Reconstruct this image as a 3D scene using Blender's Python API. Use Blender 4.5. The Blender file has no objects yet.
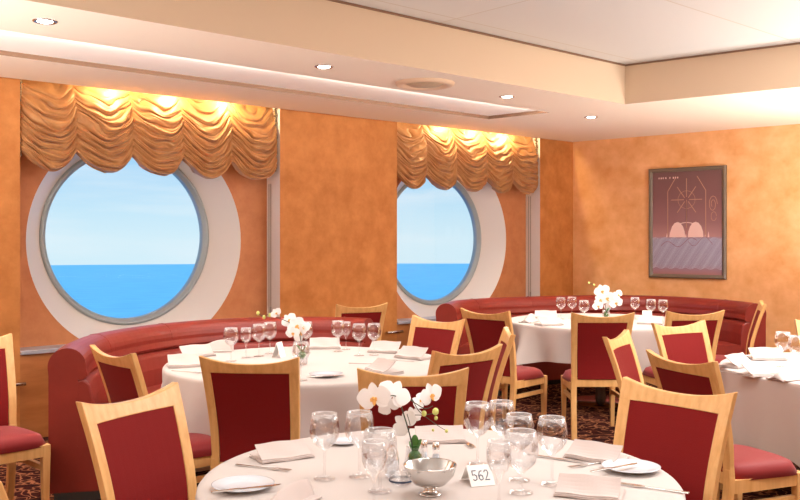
import bpy, bmesh, math, random
from mathutils import Vector, Matrix, noise
from mathutils.geometry import tessellate_polygon
random.seed(7)
S = bpy.context.scene
COL = S.collection
PI = math.pi
H_EYE, HS, HT = 1.5, 2.703, 3.053
A = Vector((2.124, 11.05)); D1 = Vector((.7545, .6563)); N1 = Vector((.6563, -.7545))
R2 = Vector((.76, -.65)); N2 = Vector((-.65, -.76))
K = Vector((1.993, 7.972)); FL = Vector((-.746, -.6658)); FR = Vector((.787, -.617))

# ------------------------------------------------------------------ materials
MATS = {}
def mat(name, col, rough=.5, metal=0., spec=.5, sheen=0., coat=0., bump=0., bscale=60., col2=None, cscale=6., lo=.35, hi=.65, emit=0., stretch=None, detail=4):
    if name in MATS: return MATS[name]
    m = bpy.data.materials.new(name); m.use_nodes = True
    nt = m.node_tree; b = nt.nodes['Principled BSDF']
    b.inputs['Base Color'].default_value = (*col, 1)
    b.inputs['Roughness'].default_value = rough
    b.inputs['Metallic'].default_value = metal
    b.inputs['Specular IOR Level'].default_value = spec
    b.inputs['Sheen Weight'].default_value = sheen
    b.inputs['Coat Weight'].default_value = coat
    if emit:
        b.inputs['Emission Color'].default_value = (*col, 1); b.inputs['Emission Strength'].default_value = emit
    tc = nt.nodes.new('ShaderNodeTexCoord'); vec = tc.outputs['Object']
    if stretch:
        mp = nt.nodes.new('ShaderNodeMapping'); mp.inputs['Scale'].default_value = stretch
        nt.links.new(vec, mp.inputs[0]); vec = mp.outputs[0]
    if col2:
        n = nt.nodes.new('ShaderNodeTexNoise'); n.inputs['Scale'].default_value = cscale; n.inputs['Detail'].default_value = detail
        n.inputs['Roughness'].default_value = .6
        nt.links.new(vec, n.inputs['Vector'])
        r = nt.nodes.new('ShaderNodeValToRGB')
        r.color_ramp.elements[0].position = lo; r.color_ramp.elements[1].position = hi
        r.color_ramp.elements[0].color = (*col, 1); r.color_ramp.elements[1].color = (*col2, 1)
        nt.links.new(n.outputs[0], r.inputs[0]); nt.links.new(r.outputs[0], b.inputs['Base Color'])
    if bump:
        n2 = nt.nodes.new('ShaderNodeTexNoise'); n2.inputs['Scale'].default_value = bscale; n2.inputs['Detail'].default_value = 3
        nt.links.new(vec, n2.inputs['Vector'])
        bp = nt.nodes.new('ShaderNodeBump'); bp.inputs['Strength'].default_value = bump; bp.inputs['Distance'].default_value = .01
        nt.links.new(n2.outputs[0], bp.inputs['Height']); nt.links.new(bp.outputs[0], b.inputs['Normal'])
    MATS[name] = m
    return m

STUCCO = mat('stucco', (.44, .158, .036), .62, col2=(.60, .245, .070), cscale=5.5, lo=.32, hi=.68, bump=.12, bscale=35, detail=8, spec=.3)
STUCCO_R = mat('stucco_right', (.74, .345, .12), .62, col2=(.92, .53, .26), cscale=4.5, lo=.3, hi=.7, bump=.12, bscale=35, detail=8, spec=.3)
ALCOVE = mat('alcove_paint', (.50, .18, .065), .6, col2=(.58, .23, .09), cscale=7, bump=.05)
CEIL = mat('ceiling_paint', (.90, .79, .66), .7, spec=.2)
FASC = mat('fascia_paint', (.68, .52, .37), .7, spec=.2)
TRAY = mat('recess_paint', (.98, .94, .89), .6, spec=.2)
TRAYSHADE = mat('recess_shade_edge', (.22, .12, .07), .7)  # dark brown paints in the shadow line along the recess step
WHITE = mat('white_paint', (.80, .77, .74), .45)
RING = mat('reveal_paint', (.74, .71, .68), .38)
GASKET = mat('gasket_metal', (.36, .41, .42), .4, metal=.2)
WOOD = mat('beech', (.80, .47, .19), .34, coat=.15, col2=(.66, .34, .11), cscale=3, stretch=(14, 14, 1.2), lo=.35, hi=.75)
RED = mat('burgundy_fabric', (.20, .010, .010), .7, sheen=.03, bump=.12, bscale=260, spec=.12)
RED_SEAT = mat('burgundy_seat_fabric', (.24, .014, .015), .6, sheen=.12, bump=.1, bscale=260, spec=.25)
LEATHER = mat('banquette_vinyl', (.21, .018, .011), .45, coat=.12, bump=.06, bscale=120, col2=(.25, .023, .014), cscale=3)
LINEN = mat('linen', (.58, .52, .495), .8, sheen=.15, bump=.05, bscale=300, spec=.2)
NAPK = mat('napkin_linen', (.60, .515, .49), .85, sheen=.1, bump=.05, bscale=300, spec=.15)
CHINA = mat('china', (.66, .72, .80), .15, coat=.3)
STEEL = mat('steel', (.72, .70, .68), .16, metal=1)
SILVER = mat('silver', (.62, .60, .58), .12, metal=1)
DARK = mat('dark_metal', (.03, .028, .026), .5)
BRASSY = mat('pedestal_metal', (.10, .08, .07), .4, metal=.6)
PETAL = mat('petal', (.93, .92, .93), .5, spec=.2, sheen=.1)
LIP = mat('orchid_lip', (.85, .45, .12), .5)
STEM = mat('orchid_stem', (.05, .06, .035), .5)
LEAF = mat('leaf_green', (.05, .17, .03), .4)
BUD = mat('bud_green', (.60, .62, .18), .5)
PAPER = mat('card_paper', (.90, .89, .88), .7)
INK = mat('ink', (.03, .05, .10), .7)
FRAMEM = mat('picture_frame_wood', (.16, .12, .085), .35, coat=.2)
LAMP = mat('lamp_glow', (1, .97, .95), .5, emit=14)
CHROME = mat('chrome', (.55, .54, .55), .25, metal=1)
VENTM = mat('vent_paint', (.80, .60, .42), .6)
VENTIN = mat('vent_inner', (.55, .42, .28), .6)
SILLM = mat('sill_stone', (.36, .37, .42), .3, col2=(.42, .42, .46), cscale=8)
PANEL = mat('sill_panel_wood', (.38, .13, .035), .45, col2=(.46, .17, .05), cscale=3, stretch=(1, 1, 6))
CORDM = mat('blind_cord', (.35, .33, .32), .5, metal=.4)

def mat_drape():
    m = mat('drape_satin', (.56, .275, .10), .45, sheen=.2, spec=.4, bump=.05, bscale=150, col2=(.44, .19, .06), cscale=9)
    b = m.node_tree.nodes['Principled BSDF']
    b.inputs['Subsurface Weight'].default_value = 0
    nt = m.node_tree
    tr = nt.nodes.new('ShaderNodeBsdfTranslucent'); tr.inputs[0].default_value = (.95, .50, .15, 1)
    mx = nt.nodes.new('ShaderNodeMixShader'); mx.inputs[0].default_value = .10
    out = nt.nodes['Material Output']
    nt.links.new(b.outputs[0], mx.inputs[1]); nt.links.new(tr.outputs[0], mx.inputs[2]); nt.links.new(mx.outputs[0], out.inputs[0])
    return m
DRAPE = mat_drape()
TASSEL = mat('trim_braid', (.42, .30, .16), .6, col2=(.12, .08, .05), cscale=60)

def mat_glass(name, tint=(1, 1, 1), base=.05, rim=.75, edge_tint=(.9, .93, .97)):
    m = bpy.data.materials.new(name); m.use_nodes = True; nt = m.node_tree
    nt.nodes.remove(nt.nodes['Principled BSDF']); out = nt.nodes['Material Output']
    t = nt.nodes.new('ShaderNodeBsdfTransparent'); t.inputs[0].default_value = (*tint, 1)
    g = nt.nodes.new('ShaderNodeBsdfGlossy'); g.inputs['Roughness'].default_value = .03; g.inputs[0].default_value = (*edge_tint, 1)
    lw = nt.nodes.new('ShaderNodeLayerWeight'); lw.inputs[0].default_value = .35
    mr = nt.nodes.new('ShaderNodeMapRange'); mr.inputs['To Min'].default_value = base; mr.inputs['To Max'].default_value = rim
    nt.links.new(lw.outputs['Fresnel'], mr.inputs[0])
    mx = nt.nodes.new('ShaderNodeMixShader')
    nt.links.new(mr.outputs[0], mx.inputs[0]); nt.links.new(t.outputs[0], mx.inputs[1]); nt.links.new(g.outputs[0], mx.inputs[2])
    nt.links.new(mx.outputs[0], out.inputs[0])
    return m
GLASS = mat_glass('clear_glass', (.98, .98, .985), .03, .50, (1, 1, 1))
RIM_GLINT = mat('rim_highlight', (.85, .87, .90), .08, spec=1, coat=.6)  # opaque near-white, paints a highlight along the lip of each glass
PANE = mat_glass('window_glass', (.98, .99, 1), .0, .03)

def mat_carpet():
    m = mat('carpet', (.10, .018, .014), .95, bump=.4, bscale=220, spec=.1)
    nt = m.node_tree; b = nt.nodes['Principled BSDF']
    tc = nt.nodes.new('ShaderNodeTexCoord')
    v = nt.nodes.new('ShaderNodeTexVoronoi'); v.feature = 'DISTANCE_TO_EDGE'; v.inputs['Scale'].default_value = 4.5
    nz = nt.nodes.new('ShaderNodeTexNoise'); nz.inputs['Scale'].default_value = 5
    ad = nt.nodes.new('ShaderNodeVectorMath'); ad.operation = 'ADD'
    nt.links.new(tc.outputs['Object'], nz.inputs['Vector']); nt.links.new(tc.outputs['Object'], ad.inputs[0]); nt.links.new(nz.outputs['Color'], ad.inputs[1])
    nt.links.new(ad.outputs[0], v.inputs['Vector'])
    r = nt.nodes.new('ShaderNodeValToRGB'); e = r.color_ramp.elements
    e[0].position = .03; e[0].color = (.36, .15, .07, 1); e[1].position = .06; e[1].color = (.05, .008, .007, 1)
    x = e.new(.35); x.color = (.018, .004, .005, 1)
    nt.links.new(v.outputs['Distance'], r.inputs[0]); nt.links.new(r.outputs[0], b.inputs['Base Color'])
    return m
CARPET = mat_carpet()

def mat_tiles():
    # large cream ceiling tiles with thin seams along the fascia direction
    m = mat('ceiling_tiles', (.66, .62, .58), .55, spec=.3)
    nt = m.node_tree; b = nt.nodes['Principled BSDF']
    tc = nt.nodes.new('ShaderNodeTexCoord'); mp = nt.nodes.new('ShaderNodeMapping')
    mp.inputs['Rotation'].default_value = (0, 0, -math.atan2(.6658, .746)); mp.inputs['Location'].default_value = (.3, .55, 0)
    br = nt.nodes.new('ShaderNodeTexBrick'); br.offset = 0; br.inputs['Scale'].default_value = 1
    br.inputs['Brick Width'].default_value = 2.4; br.inputs['Row Height'].default_value = 1.25; br.inputs['Mortar Size'].default_value = .006
    br.inputs['Color1'].default_value = (.60, .57, .54, 1); br.inputs['Color2'].default_value = (.57, .54, .51, 1); br.inputs['Mortar'].default_value = (.50, .43, .35, 1)
    nt.links.new(tc.outputs['Object'], mp.inputs[0]); nt.links.new(mp.outputs[0], br.inputs['Vector']); nt.links.new(br.outputs[0], b.inputs['Base Color'])
    return m
TILES = mat_tiles()

# ------------------------------------------------------------------ helpers
def smooth(me, on=True):
    for p in me.polygons: p.use_smooth = on
def obj(name, bm, m, parent=None, sm=False, bevel=0, kind=None):
    me = bpy.data.meshes.new(name); bmesh.ops.recalc_face_normals(bm, faces=bm.faces[:]); bm.to_mesh(me); bm.free()
    me.materials.append(m); smooth(me, sm)
    o = bpy.data.objects.new(name, me); COL.objects.link(o)
    if parent: o.parent = parent
    if bevel:
        b = o.modifiers.new('bevel', 'BEVEL'); b.width = bevel; b.segments = 2; b.limit_method = 'ANGLE'; b.angle_limit = .6
    if kind: o['kind'] = kind
    return o
def tag(o, label, cat, group=None):
    o['label'] = label; o['category'] = cat
    if group: o['group'] = group
    return o
def thing(name, label, cat, loc=(0, 0, 0), rz=0, group=None):
    o = bpy.data.objects.new(name, None); o.empty_display_size = .05; COL.objects.link(o)
    o.location = loc; o.rotation_euler = (0, 0, rz)
    return tag(o, label, cat, group)
def dup(root, loc, rz, label, group=None):
    r = root.copy(); COL.objects.link(r); r.location = loc; r.rotation_euler = (0, 0, rz); r['label'] = label
    if group: r['group'] = group
    for ch in list(root.children):
        c = ch.copy(); COL.objects.link(c); c.parent = r
        for g in list(ch.children):
            d = g.copy(); COL.objects.link(d); d.parent = c
    return r
def box(bm, c, s, M=None):
    vs = []
    for dx in (-.5, .5):
        for dy in (-.5, .5):
            for dz in (-.5, .5):
                p = Vector((c[0]+dx*s[0], c[1]+dy*s[1], c[2]+dz*s[2]))
                vs.append(bm.verts.new(M @ p if M else p))
    for f in ((0,1,3,2),(4,6,7,5),(0,4,5,1),(2,3,7,6),(0,2,6,4),(1,5,7,3)): bm.faces.new([vs[i] for i in f])
def lathe(bm, prof, n=32, M=None, caps=False):
    rings = []
    for r, z in prof:
        if r < 1e-5:
            p = Vector((0, 0, z)); rings.append([bm.verts.new(M @ p if M else p)])
        else:
            ring = []
            for i in range(n):
                a = 2*PI*i/n; p = Vector((r*math.cos(a), r*math.sin(a), z)); ring.append(bm.verts.new(M @ p if M else p))
            rings.append(ring)
    for a, b in zip(rings, rings[1:]):
        for i in range(n):
            j = (i+1) % n
            if len(a) == 1 and len(b) == 1: continue
            if len(a) == 1: bm.faces.new((a[0], b[i], b[j]))
            elif len(b) == 1: bm.faces.new((a[i], b[0], a[j]))
            else: bm.faces.new((a[i], b[i], b[j], a[j]))
    return rings
def tube(bm, pts, r, n=8, r2=None):
    pts = [Vector(p) for p in pts]; rings = []; N = len(pts)
    for k, p in enumerate(pts):
        t = (pts[min(k+1, N-1)]-pts[max(k-1, 0)]).normalized()
        u = t.cross(Vector((0, 0, 1)))
        if u.length < .05: u = t.cross(Vector((0, 1, 0)))
        u.normalize(); v = t.cross(u)
        rr = r if r2 is None else r+(r2-r)*k/(N-1)
        rings.append([bm.verts.new(p+rr*(math.cos(2*PI*i/n)*u+math.sin(2*PI*i/n)*v)) for i in range(n)])
    for a, b in zip(rings, rings[1:]):
        for i in range(n): bm.faces.new((a[i], a[(i+1) % n], b[(i+1) % n], b[i]))
    bm.faces.new(rings[0]); bm.faces.new(rings[-1][::-1])
def sweep_rect(bm, secs):
    # secs: list of (centre, half x vector, half y vector)
    rings = [[bm.verts.new(Vector(c)+sx*Vector(hx)+sy*Vector(hy)) for sx, sy in ((-1,-1),(1,-1),(1,1),(-1,1))] for c, hx, hy in secs]
    for a, b in zip(rings, rings[1:]):
        for i in range(4): bm.faces.new((a[i], a[(i+1) % 4], b[(i+1) % 4], b[i]))
    bm.faces.new(rings[0]); bm.faces.new(rings[-1][::-1])
def slab(bm, fn, nu, nv, th):
    # a curved plate: fn(u,v) -> Vector of mid surface; thickness along local y
    F = [[bm.verts.new(fn(i/nu, j/nv)+Vector((0, th/2, 0))) for j in range(nv+1)] for i in range(nu+1)]
    B = [[bm.verts.new(fn(i/nu, j/nv)-Vector((0, th/2, 0))) for j in range(nv+1)] for i in range(nu+1)]
    for i in range(nu):
        for j in range(nv):
            bm.faces.new((F[i][j], F[i+1][j], F[i+1][j+1], F[i][j+1])); bm.faces.new((B[i][j], B[i][j+1], B[i+1][j+1], B[i+1][j]))
    for i in range(nu):
        bm.faces.new((F[i][0], B[i][0], B[i+1][0], F[i+1][0])); bm.faces.new((F[i][nv], F[i+1][nv], B[i+1][nv], B[i][nv]))
    for j in range(nv):
        bm.faces.new((F[0][j], F[0][j+1], B[0][j+1], B[0][j])); bm.faces.new((F[nu][j], B[nu][j], B[nu][j+1], F[nu][j+1]))
def poly(bm, loops, to3):
    # planar polygon with holes
    vs = [[bm.verts.new(to3(p)) for p in lp] for lp in loops]
    flat = [v for l in vs for v in l]
    for t in tessellate_polygon([[Vector((p[0], p[1], 0)) for p in lp] for lp in loops]):
        try: bm.faces.new([flat[i] for i in t])
        except ValueError: pass
def extr_outline(bm, pts, z0, z1):
    a = [bm.verts.new((x, y, z0)) for x, y in pts]; b = [bm.verts.new((x, y, z1)) for x, y in pts]
    bm.faces.new(a[::-1]); bm.faces.new(b)
    n = len(pts)
    for i in range(n): bm.faces.new((a[i], a[(i+1) % n], b[(i+1) % n], b[i]))
def W(u, D, z):     # point in the window wall's frame
    p = A-D1*u-N1*D
    return Vector((p.x, p.y, z))
def RWl(t, off, z):
    p = A+R2*t+N2*off
    return Vector((p.x, p.y, z))
def on_plane(px, py, z):
    Y = (H_EYE-z)*900/(py-240); return Vector(((px-400)/900*Y, Y, z))

# ------------------------------------------------------------------ room shell
ROOM = [A-D1*12, A, A+R2*9.5, Vector((9.4, -3.5)), Vector((-7.2, -3.5))]
bm = bmesh.new(); poly(bm, [[(p.x, p.y) for p in [A-D1*12-N1*.5, A-N1*.5+D1*.5, A+R2*9.7-N2*.2, Vector((9.8, -3.8)), Vector((-7.6, -3.8))]]], lambda p: Vector((p[0], p[1], 0)))
obj('floor', bm, CARPET, kind='structure')
bm = bmesh.new(); poly(bm, [[(p.x, p.y) for p in [A-D1*12-N1*.7, A-N1*.7+D1*.7, A+R2*9.8-N2*.4, Vector((10, -4)), Vector((-7.8, -4))]]], lambda p: Vector((p[0], p[1], HT)))
ceiling = obj('ceiling', bm, TILES, kind='structure')

# window wall: pillars, alcove backs with round holes
ALC = [(4.273, 6.581, 5.509, .956, 5.545, .752, 1.495, 1.533), (.621, 2.856, 1.906, .935, 1.96, .735, 1.502, 1.512)]
DEP, DW, ATOP = .22, .40, HS+.22
bm = bmesh.new()
def wq(u0, d0, u1, d1, z0, z1):
    vs = [bm.verts.new(W(u0, d0, z0)), bm.verts.new(W(u1, d1, z0)), bm.verts.new(W(u1, d1, z1)), bm.verts.new(W(u0, d0, z1))]; bm.faces.new(vs)
wq(-.0, 0, .621, 0, 0, HT); wq(2.856, 0, 4.273, 0, 0, HT); wq(6.581, 0, 12, 0, 0, HT)
for a in ALC: wq(a[0], 0, a[1], 0, ATOP, HT)
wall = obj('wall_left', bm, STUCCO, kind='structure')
for a in ALC:
    bm = bmesh.new()
    hole = [(a[2]+a[3]*math.cos(2*PI*i/96), a[6]+a[3]*math.sin(2*PI*i/96)) for i in range(96)]
    poly(bm, [[(a[0], .0), (a[1], .0), (a[1], ATOP), (a[0], ATOP)], hole], lambda p: W(p[0], DEP, p[1]))
    obj('alcove_back', bm, ALCOVE, wall)
    for u, far in ((a[0], 1), (a[1], 0)):
        bm = bmesh.new(); wq(u, 0, u, DEP, 0, ATOP); obj('pillar_side', bm, WHITE if far else STUCCO, wall)
    bm = bmesh.new(); wq(a[0], 0, a[1], 0, 0, .64); obj('wainscot_panel', bm, PANEL, wall)
    bm = bmesh.new(); bm.faces.new([bm.verts.new(W(u, d, ATOP)) for u, d in ((a[0], -.01), (a[1], -.01), (a[1], DEP), (a[0], DEP))])
    obj('alcove_ceiling', bm, CEIL, wall)
bm = bmesh.new()
def rq(t0, t1, z0, z1): bm.faces.new([bm.verts.new(RWl(t, 0, z)) for t, z in ((t0, z0), (t1, z0), (t1, z1), (t0, z1))])
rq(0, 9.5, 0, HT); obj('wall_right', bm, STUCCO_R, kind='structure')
for nm, p, q in (('wall_back', Vector((-7.2, -3.5)), Vector((9.4, -3.5))), ('wall_end', Vector((9.4, -3.5)), A+R2*9.5), ('wall_far', A-D1*12, Vector((-7.2, -3.5)))):
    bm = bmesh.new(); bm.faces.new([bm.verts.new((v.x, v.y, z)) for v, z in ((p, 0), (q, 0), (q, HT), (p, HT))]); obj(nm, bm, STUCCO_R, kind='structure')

# sills
for k, a in enumerate(ALC):
    bm = bmesh.new(); c = W((a[0]+a[1])/2, DEP/2-.005, .655)
    Mx = Matrix.Translation(c) @ Matrix.Rotation(math.atan2(D1.y, D1.x), 4, 'Z')
    box(bm, (0, 0, 0), (a[1]-a[0]-.004, DEP+.03, .03), Mx)
    obj('trim_%d' % (k+1), bm, SILLM, bevel=.004, kind='structure')

# soffit with its long shallow recess
def offs(p): return (p.x, p.y)
def ray(px, py, z): Y = (z-H_EYE)*900/(240-py); return Vector(((px-400)/900*Y, Y))
H1, H2 = ray(488.7, 119.2, HS), ray(550, 112.5, HS)
hf = ray(0, 55, HS); hn = ray(0, 30, HS)
df = (hf-H1).normalized(); dn = (hn-H2).normalized()
H1L = H1+df*9; H2L = H2+dn*9
outer = [A-D1*12, A-D1*6.0, A, A+R2*9.5, K+FR*8.6, K, K+FL*12]
hole = [H1, H2, H2L, H1L]
bm = bmesh.new(); poly(bm, [[offs(p) for p in outer], [offs(p) for p in hole]], lambda p: Vector((p[0], p[1], HS)))
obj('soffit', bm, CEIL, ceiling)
bm = bmesh.new()
for p, q in ((K+FL*12, K), (K, K+FR*8.6)):
    bm.faces.new([bm.verts.new((v.x, v.y, z)) for v, z in ((p, HS), (q, HS), (q, HT), (p, HT))])
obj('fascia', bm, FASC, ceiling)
bm = bmesh.new()
for p, q in ((K+FL*12, K), (K, K+FR*8.6)):
    d = (q-p).normalized(); nn = Vector((d.y, -d.x)); 
    if nn.dot(Vector((0, -1))) < 0: nn = -nn
    M = Matrix.Translation(((p.x+q.x)/2+nn.x*.006, (p.y+q.y)/2+nn.y*.006, HT-.008)) @ Matrix.Rotation(math.atan2(d.y, d.x), 4, 'Z')
    box(bm, (0, 0, 0), ((q-p).length, .012, .014), M)
obj('shadow_bead', bm, TRAYSHADE, ceiling)
RH = .032
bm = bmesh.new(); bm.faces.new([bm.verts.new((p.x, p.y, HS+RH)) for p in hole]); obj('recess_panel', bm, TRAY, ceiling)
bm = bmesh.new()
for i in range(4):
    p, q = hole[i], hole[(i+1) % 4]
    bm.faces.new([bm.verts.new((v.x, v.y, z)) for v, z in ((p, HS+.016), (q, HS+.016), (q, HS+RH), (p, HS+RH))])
obj('recess_side', bm, TRAYSHADE, ceiling)  # upper step face browned as well, part of the painted shadow line
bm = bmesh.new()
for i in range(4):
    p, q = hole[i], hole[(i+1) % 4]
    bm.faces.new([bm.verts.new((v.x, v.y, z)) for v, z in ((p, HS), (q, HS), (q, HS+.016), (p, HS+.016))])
obj('recess_shade_edge', bm, TRAYSHADE, ceiling)

# round windows
for k, a in enumerate(ALC):
    n = 96; u0, R0, u1, R1, z0, z1 = a[2], a[3], a[4], a[5], a[6], a[7]
    bm = bmesh.new(); rings = []
    for j in range(5):
        f = j/4; rings.append([bm.verts.new(W(u0+(u1-u0)*f+(R0+(R1-R0)*f)*math.cos(2*PI*i/n), DEP+(DW-DEP)*f, z0+(z1-z0)*f+(R0+(R1-R0)*f)*math.sin(2*PI*i/n))) for i in range(n)])
    for p, q in zip(rings, rings[1:]):
        for i in range(n): bm.faces.new((p[i], p[(i+1) % n], q[(i+1) % n], q[i]))
    win = obj('window_%d' % (k+1), bm, RING, sm=True, kind='structure')
    bm = bmesh.new(); prof = [(R1+.01, DW+.02), (R1+.005, DW-.018), (R1-.012, DW-.028), (R1-.022, DW-.022), (R1-.028, DW-.004), (R1-.040, DW-.002), (R1-.048, DW+.012), (R1-.048, DW+.06)]
    rings = [[bm.verts.new(W(u1+r*math.cos(2*PI*i/n), d, z1+r*math.sin(2*PI*i/n))) for i in range(n)] for r, d in prof]
    for p, q in zip(rings, rings[1:]):
        for i in range(n): bm.faces.new((p[i], p[(i+1) % n], q[(i+1) % n], q[i]))
    obj('window_frame', bm, GASKET, win, sm=True)
    bm = bmesh.new(); bm.faces.new([bm.verts.new(W(u1+(R1-.045)*math.cos(2*PI*i/n), DW+.03, z1+(R1-.045)*math.sin(2*PI*i/n))) for i in range(n)])
    obj('window_pane', bm, PANE, win)
# outer hull skin so daylight enters only by the round openings
bm = bmesh.new()
def inhull(a): return [(a[4]+a[5]*math.cos(2*PI*i/96), a[7]+a[5]*math.sin(2*PI*i/96)) for i in range(96)]
poly(bm, [[(-.6, -.3), (12, -.3), (12, 3.2), (-.6, 3.2)], inhull(ALC[0]), inhull(ALC[1])], lambda p: W(p[0], DW+.03, p[1]))
obj('wall_hull', bm, WHITE, kind='structure')

# blind cords on the far side of each alcove
for k, a in enumerate(ALC):
    bm = bmesh.new()
    for d in (.135, .165): tube(bm, [W(a[0]+.012, d, z) for z in (.70, 2.02)], .0035, 6)
    box(bm, W(a[0]+.014, .135, .82), (.014, .014, .12))
    tag(obj('blind_cord', bm, CORDM), 'pair of thin grey blind cords beside the ' + ('nearer round window' if k == 0 else 'farther round window'), 'cord')

# ------------------------------------------------------------------ drapes
def valance(a, seed, zb, label):
    L = a[1]-a[0]-.02; ztop = HS+.16; nl = 5; NU, NV = 200, 220
    edges = [0]
    rnd = random.Random(seed)
    ws = [1+.12*rnd.uniform(-1, 1) for _ in range(nl)]
    tot = sum(ws)
    for w in ws: edges.append(edges[-1]+w/tot)
    rows = 10
    ph = [rnd.uniform(0, 6.28) for _ in range(nl)]
    bm = bmesh.new(); G = []
    for i in range(NU+1):
        s = i/NU
        li = max(j for j in range(nl) if s >= edges[j]-1e-9)
        w = (s-edges[li])/(edges[li+1]-edges[li]); lobe = 1-abs(2*w-1)**2.1; pin = math.sin(PI*w)**.55 if 0 < w < 1 else 0
        col = []
        for j in range(NV+1):
            v = j/NV
            nz = noise.noise(Vector((s*9+seed, v*5, 0)))
            sag = (.085+.065*v)*lobe
            H0 = ztop-zb-.15
            z = ztop-v*H0-sag-.012*noise.noise(Vector((s*14, v*3, seed)))*pin
            # drape folds tighter near the gather lines, rounder in the lobe
            phase = (v**1.5)*rows+.55*noise.noise(Vector((s*7, v*6, seed)))+.30*math.sin(ph[li]+w*6)+.5*noise.noise(Vector((s*16, v*9, seed+4)))
            amp = (.22+.78*min(1, v*1.9))*(.056*pin+.012)
            fold = 1-abs(math.sin(PI*phase))**.6
            fold2 = .55*(1-abs(math.sin(PI*(phase*1.7+1.3*w*(1 if li % 2 else -1)+ph[li])))**.8)*min(1, v*1.8)
            fold = 1-fold; fold2 = .55-fold2
            d = .175-.125*min(1, v*2.0)-.030*pin*(.3+.7*v)-amp*(fold+fold2)*.85
            if v > .955: d += .05*(v-.955)/.045     # hem tucks under
            if v > .955: z += .02*(v-.955)/.045
            z -= .010*fold*pin
            col.append(bm.verts.new(W(a[1]-.010-s*L, d, z)))
        G.append(col)
    for i in range(NU):
        for j in range(NV): bm.faces.new((G[i][j], G[i+1][j], G[i+1][j+1], G[i][j+1]))
    root = tag(obj('balloon_valance', bm, DRAPE, sm=True), label, 'curtain', 'gathered valances over the round windows')
    # braid with tassels down both edges
    for e, s in ((a[1]-.012, 0), (a[0]+.018, 1)):
        bm = bmesh.new(); r2 = random.Random(seed+s)
        for q in range(30):
            z = HS+.1-q*(HS+.1-zb-.12)/29
            M = Matrix.Translation(W(e, .045+.01*r2.uniform(-1, 1), z)) @ Matrix.Rotation(r2.uniform(0, 3), 4, 'X')
            bmesh.ops.create_icosphere(bm, subdivisions=1, radius=.013+.005*r2.random(), matrix=M)
        obj('edge_braid', bm, TASSEL, root, sm=True)
valance(ALC[0], 3, 2.02, 'wide gold balloon valance over the nearer, larger looking round window')
valance(ALC[1], 11, 2.02, 'gold balloon valance over the farther round window by the corner')

# ------------------------------------------------------------------ downlights and vent
dl = [(45, 21, 'recessed downlight nearest, at the left end of the soffit'), (324, 66.5, 'recessed downlight in the soffit left of the round vent'),
      (507, 96.5, 'recessed downlight in the soffit right of the round vent'), (591, 117, 'farthest recessed downlight, near the corner of the two walls')]
DLPOS = []
proto = None
for px, py, lab in dl:
    p = ray(px, py, HS); DLPOS.append(p)
    if proto is None:
        proto = thing('downlight', lab, 'ceiling light', (p.x, p.y, HS), 0, 'soffit downlights')
        bm = bmesh.new(); lathe(bm, [(.042, .004), (.042, -.004), (.060, -.007), (.066, -.003), (.066, .002)], 32); obj('trim_ring', bm, CHROME, proto, sm=True)
        bm = bmesh.new(); lathe(bm, [(0, -.012), (.02, -.011), (.042, -.004)], 24); obj('lamp', bm, LAMP, proto, sm=True)
    else: dup(proto, (p.x, p.y, HS), 0, lab)
p = ray(425, 83, HS)
v = thing('ceiling_vent', 'large round flush vent in the soffit between downlights', 'vent', (p.x, p.y, HS))
bm = bmesh.new(); lathe(bm, [(.15, -.004), (.17, -.022), (.20, -.026), (.222, -.018), (.228, .0)], 48); obj('vent_rim', bm, VENTM, v, sm=True)
bm = bmesh.new(); lathe(bm, [(0, -.030), (.05, -.029), (.085, -.020), (.10, -.012), (.125, -.018), (.13, -.010), (.15, -.003)], 48); obj('vent_cone', bm, VENTIN, v, sm=True)

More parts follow.
